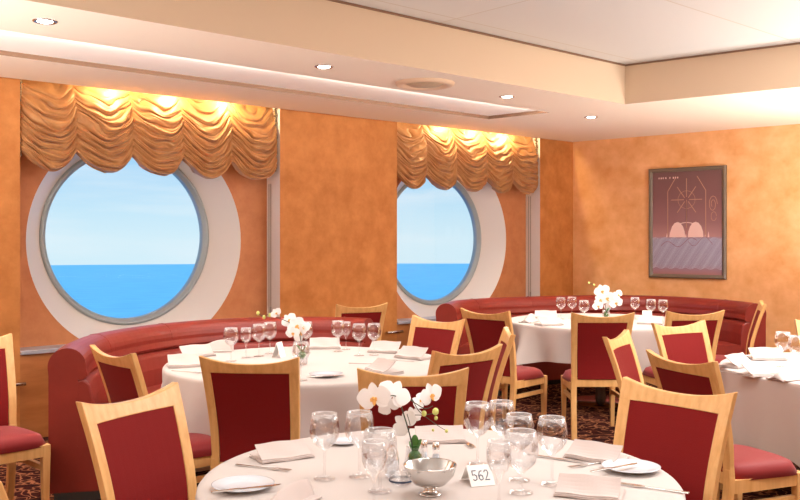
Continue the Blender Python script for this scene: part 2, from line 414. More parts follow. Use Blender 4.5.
# ------------------------------------------------------------------ picture on the right wall
def picture():
    t0, t1, z0, z1 = 1.005, 1.898, 1.07, 2.315
    Wd, Hh = (t1-t0)*R2.length, z1-z0
    c = RWl((t0+t1)/2, .022, (z0+z1)/2)
    root = thing('framed_picture', 'tall framed pink and violet print on the orange wall', 'picture', c, 0)
    # local: x along wall to the right, y up, z out of the wall
    Rm = Matrix(((R2.x/R2.length, 0, N2.x, 0), (R2.y/R2.length, 0, N2.y, 0), (0, 1, 0, 0), (0, 0, 0, 1)))
    root.rotation_euler = Rm.to_euler()
    b = .045
    bm = bmesh.new()
    prof = [(0, -.02), (0, .012), (.012, .022), (.03, .018), (b, .006), (b, -.02)]
    cs = [(-1, -1), (1, -1), (1, 1), (-1, 1)]
    rings = [[bm.verts.new((sx*(Wd/2-o), sy*(Hh/2-o), h)) for o, h in prof] for sx, sy in cs]
    for i in range(4):
        p, q = rings[i], rings[(i+1) % 4]
        for j in range(len(prof)-1): bm.faces.new((p[j], q[j], q[j+1], p[j+1]))
    obj('frame', bm, FRAMEM, root)
    w, h = Wd/2-b, Hh/2-b
    m = mat('print_paper', (.5, .3, .4), .5)
    nt = m.node_tree; bs = nt.nodes['Principled BSDF']; tc = nt.nodes.new('ShaderNodeTexCoord'); sp = nt.nodes.new('ShaderNodeSeparateXYZ')
    nt.links.new(tc.outputs['Object'], sp.inputs[0])
    mr = nt.nodes.new('ShaderNodeMapRange'); mr.inputs['From Min'].default_value = -h; mr.inputs['From Max'].default_value = h
    nt.links.new(sp.outputs['Y'], mr.inputs[0])
    r = nt.nodes.new('ShaderNodeValToRGB'); e = r.color_ramp.elements
    e[0].position = 0; e[0].color = (.34, .15, .16, 1); e[1].position = 1; e[1].color = (.16, .075, .075, 1)
    for ps, cc in ((.10, (.27, .22, .32)), (.34, (.30, .27, .40)), (.37, (.42, .22, .22)), (.50, (.27, .13, .14)), (.75, (.19, .085, .09))):
        x = e.new(ps); x.color = (*cc, 1)
    nt.links.new(mr.outputs[0], r.inputs[0]); nt.links.new(r.outputs[0], bs.inputs['Base Color'])
    bm = bmesh.new(); box(bm, (0, 0, 0), (2*w+.004, 2*h+.004, .004)); pr = obj('print', bm, m, root)
    def stroke(bm, pts, wd, zz=.003):
        for p, q in zip(pts, pts[1:]):
            p, q = Vector(p), Vector(q); d = (q-p)
            if d.length < 1e-6: continue
            n = Vector((-d.y, d.x)).normalized()*wd/2
            bm.faces.new([bm.verts.new((x.x, x.y, zz)) for x in (p-n, q-n, q+n, p+n)])
    LINE = mat('print_gold_line', (.46, .25, .17), .5); WV = mat('print_pale_line', (.50, .50, .62), .5); PINK = mat('print_pale_pink', (.80, .56, .52), .5); DK = mat('print_dark_line', (.30, .16, .22), .5)
    bm = bmesh.new(); cx, cy = 0, h*.45
    for k in range(8):
        a = k*PI/4; l = .17 if k % 2 else .20
        stroke(bm, [(cx+.03*math.cos(a), cy+.03*math.sin(a)), (cx+l*math.cos(a)*.9, cy+l*math.sin(a)*1.2)], .008)
    for x in (-.22, .22):
        stroke(bm, [(x, -h*.28), (x, h*.62), (x*.55, h*.9)], .008)
    stroke(bm, [(0, cy), (0, -h*.1)], .008)
    stroke(bm, [(cx+.10*math.cos(t*.35), cy+.10*math.sin(t*.35)) for t in range(19)], .004)
    stroke(bm, [(.30+.05*math.cos(t*.5)*(1-t/30), h*.35+.10*math.sin(t*.5)*(1-t/30)) for t in range(22)], .006)
    stroke(bm, [(.31+.03*math.cos(t*.5), h*.12+.05*math.sin(t*.5)) for t in range(13)], .005)
    obj('gold_linework', bm, LINE, pr)
    bm = bmesh.new()
    for sgn in (-1, 1):
        pts = [(sgn*(.015+.0), -h*.28)]+[(sgn*(.105-.09*math.cos(t/8*PI)), -h*.28+.16*math.sin(t/8*PI)+.05*t/8*(1-t/8)) for t in range(9)]
        bm.faces.new([bm.verts.new((x, y, .0028)) for x, y in pts]); obj('pale_dome', bm, PINK, pr); bm = bmesh.new()
    for k in range(14):
        x = -.24+k*.037; bm.faces.new([bm.verts.new((x+dx, -h*.28+dy, .0026)) for dx, dy in ((0, 0), (.02, 0), (.01, .05+.02*math.sin(k*2)))])
    obj('pale_fringe', bm, PINK, pr); bm = bmesh.new()
    stroke(bm, [(.11*math.cos(PI*t/12), -h*.08+.05*math.sin(PI*t/12)) for t in range(13)], .01)
    obj('pale_arc', bm, PINK, pr)
    for k, x in enumerate((-.33, -.305, -.28, -.25, -.20, -.16, -.135, -.11)):
        bm = bmesh.new(); bm.faces.new([bm.verts.new((x+dx, h*.87+dy, .003)) for dx, dy in ((0, 0), (.015 if k % 2 else .01, 0), (.012, .02), (0, .018))])
        obj('letter_mark', bm, PINK, pr)
    bm = bmesh.new()
    for k in range(30):
        y0 = -h*.30-k*.0115
        stroke(bm, [(-w+.0+t*2*w/40, y0+.010*math.sin(t*1.1+k*.4)) for t in range(41)], .004, .0032)
    obj('wave_lines', bm, WV, pr)
    bm = bmesh.new()
    stroke(bm, [(-.30+t*.02, -h*.45+.04*math.sin(t*.45)+t*.003) for t in range(22)], .008, .0036)
    stroke(bm, [(.02+t*.02, -h*.36-.05*math.sin(t*.5)) for t in range(15)], .007, .0036)
    obj('dark_swirl', bm, DK, pr)
picture()

# ------------------------------------------------------------------ wall rails by the pillars
for u, z, lab in ((6.66, .43, 'short metal rail low on the left pillar beside the banquette'), (2.93, .57, 'short metal rail on the middle pillar below the farther window')):
    p = W(u, -.06, z); t = thing('wall_rail', lab, 'rail', p, math.atan2(D1.y, D1.x))
    bm = bmesh.new(); tube(bm, [(-.1, 0, 0), (.1, 0, 0)], .014, 10); obj('bar', bm, STEEL, t, sm=True)
    for x in (-.07, .07):
        bm = bmesh.new(); tube(bm, [(x, 0, 0), (x, .06, 0)], .008, 8); obj('bracket', bm, STEEL, t, sm=True)

# ------------------------------------------------------------------ banquettes
def catmull(P, n=8):
    P = [Vector(p) for p in P]; P = [2*P[0]-P[1]]+P+[2*P[-1]-P[-2]]; out = []
    for i in range(1, len(P)-2):
        for k in range(n):
            t = k/n; a, b, c, d = P[i-1:i+3]
            out.append(.5*((2*b)+(c-a)*t+(2*a-5*b+4*c-d)*t*t+(3*b-a-3*c+d)*t**3))
    out.append(P[-2]); return out
def extrude_profile(bm, path, nrm, prof, endround=0):
    rings = []
    N = len(path)
    for k, (p, n) in enumerate(zip(path, nrm)):
        rings.append([bm.verts.new((p.x+n.x*o, p.y+n.y*o, z)) for o, z in prof])
    m = len(prof)
    for a, b in zip(rings, rings[1:]):
        for i in range(m): bm.faces.new((a[i], a[(i+1) % m], b[(i+1) % m], b[i]))
    bm.faces.new(rings[0]); bm.faces.new(rings[-1][::-1])
def arc(cx, cz, r, a0, a1, n, sx=1):
    return [(cx+sx*r*math.cos(math.radians(a0+(a1-a0)*i/n)), cz+r*math.sin(math.radians(a0+(a1-a0)*i/n))) for i in range(n+1)]
def banquette(P, label, centre):
    path = catmull(P); nr = []
    for k in range(len(path)):
        t = (path[min(k+1, len(path)-1)]-path[max(k-1, 0)]).normalized(); n = Vector((t.y, -t.x))
        if n.dot(path[k]-centre) < 0: n = -n
        nr.append(n)
    root = thing('banquette', label, 'bench seat', (0, 0, 0), 0, 'curved burgundy banquettes')
    bm = bmesh.new(); extrude_profile(bm, path, nr, arc(.105, .77, .0, 0, 1, 1)[:0]+[(.10, .06), (.10, .72)]+arc(.0, .775, .105, -8, 188, 14)+arc(-.075, .735, .04, 200, 290, 4)+[(-.06, .70), (-.06, .06)])
    obj('backrest', bm, LEATHER, root, bevel=.012)
    bm = bmesh.new(); extrude_profile(bm, path, nr, [(-.05, .30), (-.05, .69), (-.09, .70), (-.125, .67), (-.145, .58), (-.15, .48), (-.15, .30)])
    obj('back_cushion', bm, LEATHER, root, bevel=.012)
    bm = bmesh.new(); extrude_profile(bm, path, nr, [(-.12, .30), (-.12, .46), (-.18, .475), (-.5, .475), (-.57, .46), (-.60, .42), (-.60, .34), (-.58, .30)])
    obj('seat_cushion', bm, LEATHER, root, bevel=.012)
    bm = bmesh.new(); extrude_profile(bm, path, nr, [(.09, .05), (.09, .31), (-.575, .31), (-.575, .05)])
    obj('plinth', bm, LEATHER, root)
    bm = bmesh.new(); extrude_profile(bm, path, nr, [(.07, .0), (.07, .055), (-.53, .055), (-.53, .0)])
    obj('kick_board', bm, DARK, root)
    # stitched seams across the roll
    acc = 0
    for k in range(1, len(path)):
        acc += (path[k]-path[k-1]).length
        if acc > .75:
            acc = 0; p, n = path[k], nr[k]
            bm = bmesh.new(); tube(bm, [(p.x+n.x*o, p.y+n.y*o, z) for o, z in arc(.0, .775, .1055, 0, 180, 10)], .0035, 6)
            obj('seam', bm, LEATHER, root, sm=True)
    for o in root.children: smooth(o.data, False)
    return root
banquette([(-1.91, 5.16), (-1.98, 5.5), (-2.0, 6.0), (-1.83, 6.57), (-1.55, 6.97), (-1.2, 7.2), (-.81, 7.28), (-.45, 7.24), (-.25, 7.15)],
          'curved burgundy banquette under the nearer round window, behind the middle-left table', Vector((-.5, 5.2)))
banquette([(.45, 8.80), (.56, 9.2), (.76, 9.48), (1.08, 9.72), (1.61, 9.96), (2.1, 10.12), (2.55, 10.12), (3.0, 9.9), (3.3, 9.5), (3.46, 9.1), (3.48, 8.80)],
          'curved burgundy banquette in the far corner below the framed print', Vector((1.9, 8.6)))

# ------------------------------------------------------------------ chairs
def sy(z):     # side profile of the rear posts / back
    pts = [(0, -.285), (.15, -.25), (.36, -.215), (.48, -.21), (.62, -.225), (.80, -.275), (.97, -.335)]
    n = len(pts)
    m = [(pts[min(k+1, n-1)][1]-pts[max(k-1, 0)][1])/(pts[min(k+1, n-1)][0]-pts[max(k-1, 0)][0]) for k in range(n)]
    for k in range(n-1):
        (a, b), (c, d) = pts[k], pts[k+1]
        if z <= c or k == n-2:
            h = c-a; t = max(0, (z-a)/h)
            return (2*t**3-3*t*t+1)*b+(t**3-2*t*t+t)*h*m[k]+(3*t*t-2*t**3)*d+(t**3-t*t)*h*m[k+1]
def xo(z): 
    if z < .45: return .215+.012*(1-z/.45)
    return .211+.026*((z-.45)/.51)**1.3
def bow(x): return -.022*(1-(x/.24)**2)
def make_chair(label):
    t = thing('dining_chair', label, 'chair', (0, 0, 0), 0, None)
    SW = .046
    bm = bmesh.new()
    def rail(u, v):
        x = (u*2-1)*.2455; top = .925+.037*abs(u*2-1)**2.2; lo = .880
        if abs(u*2-1) > .999: pass
        z = lo+(top-lo)*v; xx = (u*2-1)*(xo(z)+.0)
        return Vector((xx, sy(z)+bow(xx), z))
    slab(bm, rail, 20, 3, .030)
    for s in (-1, 1):
        def stile(u, v):
            z = .43+(.889-.43)*v; x = s*(xo(z)-SW*(1-.15*(1-v))*(1-u)); return Vector((x, sy(z)+bow(x), z))
        slab(bm, stile, 1, 10, .0294)
    def lower(u, v):
        z = .385+.06*v; x = (u*2-1)*(xo(z)-.03); return Vector((x, sy(z)+bow(x)*.6, z))
    slab(bm, lower, 8, 1, .024)
    obj('back_frame', bm, WOOD, t, bevel=.004)
    bm = bmesh.new()
    def panel(u, v):
        z = .442+.442*v; w = xo(z)-SW+.004; x = (u*2-1)*w; return Vector((x, sy(z)+bow(x), z))
    slab(bm, panel, 10, 12, .024)
    obj('backrest', bm, RED, t, sm=False, bevel=.004)
    for s in (-1, 1):
        bm = bmesh.new()
        sweep_rect(bm, [((s*(xo(z)-.021), sy(z)+bow(.2), z), (.020 if z < .3 else .021, 0, 0), (0, .017, 0)) for z in (0, .08, .16, .25, .34, .42, .46)])
        obj('leg', bm, WOOD, t, bevel=.003)
        bm = bmesh.new()
        sweep_rect(bm, [((s*.195, .195, z), (h, 0, 0), (0, h, 0)) for z, h in ((0, .014), (.2, .018), (.36, .021), (.41, .021))])
        obj('leg', bm, WOOD, t, bevel=.003)
        bm = bmesh.new(); sweep_rect(bm, [((s*.195, -.215, .285), (.011, 0, 0), (0, 0, .015)), ((s*.19, .185, .285), (.011, 0, 0), (0, 0, .015))])
        obj('stretcher', bm, WOOD, t)
    bm = bmesh.new()
    for s in (-1, 1): sweep_rect(bm, [((s*.198, -.205, .378), (.012, 0, 0), (0, 0, .030)), ((s*.198, .19, .378), (.012, 0, 0), (0, 0, .030))])
    sweep_rect(bm, [((-.19, .203, .378), (0, .012, 0), (0, 0, .030)), ((.19, .203, .378), (0, .012, 0), (0, 0, .030))])
    obj('seat_frame', bm, WOOD, t)
    bm = bmesh.new(); n = 18; G = []
    for i in range(n+1):
        row = []
        for j in range(n+1):
            a, b = i/n*2-1, j/n*2-1
            r = (abs(a)**5+abs(b)**5)**.2 if (a or b) else 0
            m = max(abs(a), abs(b)); k = m/r if r > 0 else 1
            h = .078*(1-m**7)**.5+.008*(1-a*a)*(1-b*b) if m < 1 else 0
            row.append(bm.verts.new((a*k*(.218+.012*b), b*k*.225+.0, .402+h*.9)))
        G.append(row)
    for i in range(n):
        for j in range(n): bm.faces.new((G[i][j], G[i+1][j], G[i+1][j+1], G[i][j+1]))
    bd = [e for e in bm.edges if e.is_boundary]
    ex = bmesh.ops.extrude_edge_only(bm, edges=bd)
    for v in [g for g in ex['geom'] if isinstance(g, bmesh.types.BMVert)]: v.co.z = .400; v.co.x *= .97; v.co.y *= .97
    obj('seat', bm, RED_SEAT, t, sm=True)
    return t
chairs = [
 ((-.965, 3.21), (.885, -.465), 'dining chair at the left of the nearest table, its red back turned to us'),
 ((-.70, 4.17), (.10, 1), 'dining chair between the nearest and middle-left tables, left of the bread plate, dark red back'),
 ((.055, 3.80), (-.03, 1), 'dining chair directly behind the white orchid of the nearest table'),
 ((-1.43, 4.46), (.74, .67), 'dining chair just in front of the banquette end, left of the middle-left table'),
 ((.27, 6.31), (-.69, -.72), 'dining chair facing us below the farther round window, right of the middle-left table'),
 ((-.32, 7.66), (-.44, .90), 'dining chair standing alone behind the banquette against the middle pillar'),
 ((.655, 5.36), (-1, .03), 'dining chair seen edge-on, right side of the middle-left table'),
 ((.347, 4.53), (-.64, .76), 'dining chair turned three-quarters away, just right and behind the chair at the orchid'),
 ((.656, 7.0), (.68, .73), 'dining chair at the left of the far corner table, back towards us'),
 ((1.515, 6.72), (0, 1), 'dining chair with full dark red back standing in front of the far corner table'),
 ((1.25, 5.22), (.876, -.48), 'slim-looking angled dining chair just right of the chair at the far corner table front'),
 ((1.845, 5.97), (.49, -.87), 'dining chair left of the right-hand table, tilted red back below the framed print'),
 ((2.27, 6.91), (-.15, .98), 'dining chair at the right front of the far corner table, overlapping behind another chair'),
 ((3.15, 7.80), (-.95, .31), 'dining chair seen side-on at the right end of the far banquette'),
 ((1.31, 4.22), (.92, .38), 'dining chair behind the biggest right chair, its seat under the right-hand table edge'),
 ((1.04, 3.37), (-.76, -.645), 'large dining chair at the right of the nearest table, pinkish red back'),
 ((2.93, 6.12), (-.12, -1), 'dining chair at the right image edge behind the right-hand table'),
 ((-1.045, 2.2), (.81, .58), 'dining chair of which only a wooden corner shows at the bottom left edge'),
]
cp = None
GC = 'beech and burgundy dining chairs'
def place(x, y, fx, fy, lab):
    global cp
    l = math.hypot(fx, fy); fx /= l; fy /= l; rz = math.atan2(-fx, fy)
    if cp is None:
        cp = make_chair(lab); cp['group'] = GC; cp.location = (x, y, 0); cp.rotation_euler = (0, 0, rz)
    else: dup(cp, (x, y, 0), rz, lab)
for (mx, my), (fx, fy), lab in chairs:
    l = math.hypot(fx, fy); place(mx+.335*fx/l, my+.335*fy/l, fx, fy, lab)
place(-2.17, 4.80, .72, -.69, 'dining chair at the left image edge with padded red seat showing')

# ------------------------------------------------------------------ tables
def cloth(name, c, R, seed, drop, label, rot):
    bm = bmesh.new(); n = 240; rings = []
    rnd = random.Random(seed)
    k1, k2 = rnd.uniform(0, 6.28), rnd.uniform(0, 6.28)
    def fold(a):
        f1 = math.sin(8*a+k1+.9*math.sin(3*a+k2))
        return (.55*(1-2*abs(math.sin(.5*(8*a+k1+.9*math.sin(3*a+k2))))**.8)+.2*math.sin(15*a+k2)+.6*noise.noise(Vector((math.cos(a)*2.2, math.sin(a)*2.2, seed))))
    ctr = bm.verts.new((0, 0, .7525))
    for f in (.2, .4, .6, .8, .92, .975): rings.append([bm.verts.new((R*f*math.cos(2*PI*i/n), R*f*math.sin(2*PI*i/n), .7525)) for i in range(n)])
    rings.append([bm.verts.new(((R+.001)*math.cos(2*PI*i/n), (R+.001)*math.sin(2*PI*i/n), .7515)) for i in range(n)])
    rings.append([bm.verts.new(((R+.007)*math.cos(2*PI*i/n), (R+.007)*math.sin(2*PI*i/n), .744)) for i in range(n)])
    rings.append([bm.verts.new(((R+.009)*math.cos(2*PI*i/n), (R+.009)*math.sin(2*PI*i/n), .73)) for i in range(n)])
    M = 12
    for j in range(1, M+1):
        v = j/M; ring = []
        for i in range(n):
            a = 2*PI*i/n
            q = abs(math.cos(2*(a-rot)))      # corners of the square cloth hang lower
            dr = drop+.10*(q**2)-.0+.012*math.sin(7*a+k2)
            fo = fold(a)
            r = R+.010+.17*v*(fo+.1)*(v**.15)+.010*v
            z = .73-dr*v
            ring.append(bm.verts.new((r*math.cos(a), r*math.sin(a), z)))
        rings.append(ring)
    for i in range(n): bm.faces.new((ctr, rings[0][i], rings[0][(i+1) % n]))
    for a, b in zip(rings, rings[1:]):
        for i in range(n): bm.faces.new((a[i], b[i], b[(i+1) % n], a[(i+1) % n]))
    o = tag(obj('tablecloth', bm, LINEN, sm=True), label, 'tablecloth', 'pale tablecloths')
    o.location = (c[0], c[1], 0)
    return o
TB = [((.12, 2.84), .738, 'round table in the foreground under a pale cloth', 'pale cloth on the nearest round table in the foreground', .28, 1, .3),
      ((-.565, 5.50), .85, 'round table in front of the nearer banquette', 'pale cloth with deep folds on the middle-left round table', .36, 2, .9),
      ((1.86, 8.35), .85, 'round table in the far corner inside the banquette', 'pale cloth hanging from the far corner table', .27, 3, .2),
      ((2.70, 5.20), .80, 'round table at the right image edge', 'pale cloth on the table at the right image edge', .37, 5, 1.1)]
for c, R, l1, l2, drop, sd, rot in TB:
    t = thing('round_table', l1, 'table', (c[0], c[1], 0), 0, 'round dining tables')
    bm = bmesh.new(); lathe(bm, [(0, .72), (R-.01, .72), (R-.003, .735), (R-.006, .7495), (0, .7495)], 96); obj('tabletop', bm, WOOD, t, sm=False)
    bm = bmesh.new(); lathe(bm, [(.05, .035), (.045, .08), (.045, .66), (.09, .70), (.16, .718), (0, .718)], 32); obj('pedestal', bm, BRASSY, t, sm=True)
    bm = bmesh.new(); lathe(bm, [(0, .036), (.05, .036), (.20, .028), (.285, .015), (.30, .0)], 48); obj('foot_disc', bm, STEEL, t, sm=True)
    cloth('tablecloth', c, R, sd, drop, l2, rot)
TZ = .7545

# ------------------------------------------------------------------ table ware
def glass_profile(kind):
    a, b = glass_shape(kind); return a, [(r*(1.12 if z > .09 or (kind == 'bowl' and z > .06) else 1), z) for r, z in b]
def glass_shape(kind):
    if kind == 'wine':   # round goblet
        return [(.0, .004), (.034, .0045), (.034, .001)], [(.034, .001), (.034, .003), (.012, .008), (.0045, .016), (.004, .05), (.0045, .088), (.012, .096), (.028, .110), (.039, .130), (.0425, .150), (.040, .178), (.0350, .204), (.0338, .204), (.0385, .178), (.041, .150), (.0375, .131), (.027, .112), (.010, .099), (0, .098)]
    if kind == 'tall':   # taller, narrower
        return None, [(.031, .001), (.031, .003), (.010, .007), (.004, .015), (.0038, .07), (.008, .092), (.022, .108), (.0305, .130), (.032, .155), (.029, .188), (.0275, .188), (.030, .155), (.029, .131), (.021, .110), (0, .097)]
    return None, [(.036, .001), (.036, .003), (.012, .007), (.005, .014), (.005, .055), (.014, .066), (.036, .085), (.046, .115), (.046, .145), (.040, .182), (.0388, .182), (.0445, .145), (.0445, .115), (.035, .087), (0, .070)]
GP = {}
def wineglass(px, py_rim, kind, label, group, hz=None):
    hh = {'wine': .204, 'tall': .188, 'bowl': .182}[kind]
    p = on_plane(px, py_rim, TZ+hh); loc = (p.x, p.y, TZ)
    if kind not in GP:
        t = thing('wine_glass', label, 'glass', loc, 0, group)
        pr = glass_profile(kind)[1]
        # split into foot+stem and bowl
        k = {'wine': 6, 'tall': 5, 'bowl': 5}[kind]
        bm = bmesh.new(); lathe(bm, [(0, .0005)]+pr[:k], 28); obj('stem', bm, GLASS, t, sm=True)
        bm = bmesh.new(); lathe(bm, pr[k-1:], 28); obj('bowl', bm, GLASS, t, sm=True)
        rt, zt = pr[-8][0], hh; rt = max(r for r, z in pr if abs(z-hh) < 1e-6)-.0006
        bm = bmesh.new(); lathe(bm, [(rt+.0009*math.cos(2*PI*q/6), zt+.0009*math.sin(2*PI*q/6)) for q in range(7)], 28); obj('rim', bm, RIM_GLINT, t, sm=True)  # thin white ring laid on the lip as a painted highlight
        GP[kind] = t
    else: dup(GP[kind], loc, 0, label, group)
g1 = 'glasses on the nearest table'; g2 = 'glasses on the middle-left table'; g3 = 'glasses on the far corner table'; g4 = 'glasses on the right-hand table'
for px, py, k, lab in (
    (324.5, 413.5, 'wine', 'empty wine glass standing leftmost on the nearest table'),
    (359.5, 412, 'wine', 'empty wine glass second from left on the nearest table'),
    (380, 430, 'bowl', 'low round-bowled glass in front of the orchid stem, left of the silver bowl'),
    (374, 441, 'tall', 'narrow glass at the very front, below the left orchid bloom'),
    (477.5, 403, 'wine', 'wine glass leftmost of the cluster right of the number card, at its back'),
    (501.5, 401.5, 'wine', 'rearmost tallest-looking glass in the cluster right of the number card'),
    (519, 414.5, 'wine', 'wine glass in the middle of the right cluster, rim against dark floor'),
    (552, 417.5, 'wine', 'wine glass rightmost on the nearest table, standing apart'),
    (521, 431, 'bowl', 'low round-bowled glass in the front of the right cluster'),
    (499, 441, 'tall', 'narrow glass right beside the number card')):
    wineglass(px, py, k, lab, g1)
for px, py, k, lab in (
    (231, 328, 'wine', 'leftmost wine glass on the middle-left table'), (246, 328, 'tall', 'second glass from the left on the middle-left table'),
    (259, 324.5, 'wine', 'third glass from the left on the middle-left table'), (270, 322.5, 'wine', 'glass at the right end of the left cluster on the middle-left table'),
    (306, 322, 'wine', 'wine glass behind the small orchid of the middle-left table'), (301, 342, 'wine', 'front wine glass before the small orchid of the middle-left table'),
    (338, 321, 'wine', 'leftmost glass of the right cluster on the middle-left table'), (346, 322, 'tall', 'second glass of the right cluster on the middle-left table'),
    (359, 324, 'wine', 'third glass of the right cluster on the middle-left table'), (374, 323.6, 'wine', 'rightmost wine glass on the middle-left table')):
    wineglass(px, py, k, lab, g2)
for px, py, k, lab in (
    (561, 297.5, 'wine', 'leftmost glass on the far corner table'), (572, 297, 'wine', 'second glass from the left on the far corner table'),
    (584, 300.5, 'wine', 'glass just left of the flowers on the far corner table'),
    (635, 297.5, 'wine', 'first glass right of the flowers on the far corner table'), (651, 299.5, 'wine', 'second glass right of the flowers on the far corner table'),
    (663, 300, 'wine', 'rightmost glass on the far corner table')):
    wineglass(px, py, k, lab, g3)
for px, py, k, lab in ((783, 332, 'wine', 'wine glass on the right-hand table near the image edge'), (797, 336, 'wine', 'wine glass cut by the right image edge')):
    wineglass(px, py, k, lab, g4)

def napkin_mesh(style):
    t = thing('folded_napkin', '', 'napkin', (0, 0, 0), 0)
    if style == 'flat':      # folded rectangle, one long flap folded over and lifted
        bm = bmesh.new(); n = 14
        def lay(z0, x0, x1, y0, y1, lift):
            def f(u, v): x = x0+(x1-x0)*u; y = y0+(y1-y0)*v; return Vector((x, z0+lift*v**1.5+.002*math.sin(9*u+4*v), y))
            F = [[f(i/n, j/6) for j in range(7)] for i in range(n+1)]
            a = [[bm.verts.new((p.x, p.z, p.y)) for p in r] for r in F]; b = [[bm.verts.new((p.x, p.z, p.y+.005)) for p in r] for r in F]
            for i in range(n):
                for j in range(6): bm.faces.new((a[i][j], a[i][j+1], a[i+1][j+1], a[i+1][j])); bm.faces.new((b[i][j], b[i+1][j], b[i+1][j+1], b[i][j+1]))
            for i in range(n): bm.faces.new((a[i][0], a[i+1][0], b[i+1][0], b[i][0])); bm.faces.new((a[i][6], b[i][6], b[i+1][6], a[i+1][6]))
            for j in range(6): bm.faces.new((a[0][j], b[0][j], b[0][j+1], a[0][j+1])); bm.faces.new((a[n][j], a[n][j+1], b[n][j+1], b[n][j]))
        lay(.001, -.11, .11, -.07, .07, 0); lay(.0065, -.108, .108, -.069, .068, .004)
        obj('folded_layers', bm, NAPK, t, sm=False, bevel=.002)
        bm = bmesh.new(); lay(.012, -.106, .10, -.065, .02, .055); obj('raised_flap', bm, NAPK, t, sm=False, bevel=.002)
    else:                    # cone / tent standing fold
        bm = bmesh.new(); n = 20; rings = []
        for j in range(9):
            v = j/8; h = .10*math.sin(v*PI*.55+.15)
            rings.append([bm.verts.new((-.11+.22*v, (i/n*2-1)*(.055+.0*v)*(1-.5*v), .002+max(0, h*(1-abs(i/n*2-1)**1.3)*(1-.35*v)))) for i in range(n+1)])
        for a, b in zip(rings, rings[1:]):
            for i in range(n): bm.faces.new((a[i], a[i+1], b[i+1], b[i]))
        o = obj('standing_fold', bm, NAPK, t, sm=True); s = o.modifiers.new('s', 'SOLIDIFY'); s.thickness = .004
        bm = bmesh.new(); box(bm, (0, 0, .005), (.20, .13, .008)); obj('folded_layers', bm, NAPK, t, bevel=.003)
    return t
NP = {}
def napkin(px, py, rz, style, label, group):
    p = on_plane(px, py, TZ)
    if style not in NP:
        t = napkin_mesh(style); t.location = p; t.rotation_euler = (0, 0, rz); t['label'] = label; t['group'] = group; NP[style] = t
    else: t = dup(NP[style], p, rz, label, group)
    t.scale = (.88, .88, .72) if group == n1 else (1, 1, 1)
R = math.radians
n1, n2, n3, n4 = 'napkins on the nearest table', 'napkins on the middle-left table', 'napkins on the far corner table', 'napkins on the right-hand table'
napkin(282, 457, R(30), 'flat', 'folded napkin in front of the dark red chair back, left on the nearest table', n1)
napkin(440, 440, R(5), 'flat', 'folded napkin behind the silver bowl below the orchid', n1)
napkin(597, 458, R(-38), 'flat', 'folded napkin at the back right rim, between glass and bread plate', n1)
napkin(590, 494, R(-20), 'flat', 'folded napkin at the bottom right of the nearest table', n1)
napkin(288, 503, R(60), 'tent', 'crumpled napkin at the bottom left beside the bread plate', n1)
for a in ((196, 356, 35, 'flat', 'napkin at the left rim of the middle-left table, farther one'), (186, 366, 20, 'flat', 'napkin at the left rim of the middle-left table, nearer one'),
          (217, 351, 10, 'tent', 'napkin left of the first glass on the middle-left table'),
          (325, 348, 5, 'flat', 'napkin in front of the banquette back between the two glass clusters'), (386, 352, -20, 'flat', 'napkin just right of the rightmost glass, middle-left table'),
          (414, 358, -40, 'flat', 'napkin at the right rim of the middle-left table below the facing chair'), (384, 372, -60, 'flat', 'napkin on the near side of the middle-left table, above the orchid chair')):
    napkin(a[0], a[1], R(a[2]), a[3], a[4], n2)
for a in ((529, 322, 60, 'tent', 'upright napkin at the left rim of the far corner table'), (549, 325, 20, 'flat', 'flat napkin left of the chair on the far corner table'),
          (546, 318, -10, 'flat', 'flat napkin behind, under the first glasses of the far corner table'), (650, 324, -20, 'flat', 'napkin at the right on the far corner table')):
    napkin(a[0], a[1], R(a[2]), a[3], a[4], n3)
for a in ((737, 366, 40, 'flat', 'leftmost napkin on the right-hand table'), (766, 359, 0, 'flat', 'napkin at the far rim of the right-hand table, before the edge-on chair'),
          (758, 375, 25, 'flat', 'pale flat napkin at the near left rim of the right-hand table'), (788, 379, 30, 'tent', 'rolled napkin at the near rim of the right-hand table')):
    napkin(a[0], a[1], R(a[2]), a[3], a[4], n4)

# plates and cutlery
PP = []
def plate(px, py, label, s=1.0):
    p = on_plane(px, py, TZ)
    if not PP:
        t = thing('bread_plate', label, 'plate', p, 0, 'small white plates'); 
        bm = bmesh.new(); lathe(bm, [(0, .001), (.05, .001), (.055, .003), (.092, .013), (.094, .015), (.090, .0155), (.058, .006), (.05, .0045), (0, .0045)], 48); obj('dish', bm, CHINA, t, sm=True)
        PP.append(t)
    else: t = dup(PP[0], p, 0, label)
    t.scale = (s, s, s); return t
plate(243, 488, 'white bread plate at the left rim of the nearest table')
plate(631, 470, 'white bread plate at the right rim of the nearest table, knife across it')
plate(343, 443, 'small white plate behind the two left glasses', .65)
plate(326, 376, 'white bread plate at the near rim of the middle-left table')
plate(742, 358, 'white plate among the napkins on the right-hand table', .8)
def knife_mesh():
    t = thing('table_knife', '', 'knife'); bm = bmesh.new()
    extr_outline(bm, [(-.105, -.004), (-.02, -.005), (-.02, .006), (-.105, .005)], 0, .005); obj('handle', bm, STEEL, t, bevel=.0015)
    bm = bmesh.new(); extr_outline(bm, [(-.02, -.005), (.07, -.008), (.095, -.006), (.105, .004), (.09, .006), (-.02, .006)], .001, .003); obj('blade', bm, STEEL, t)
    return t
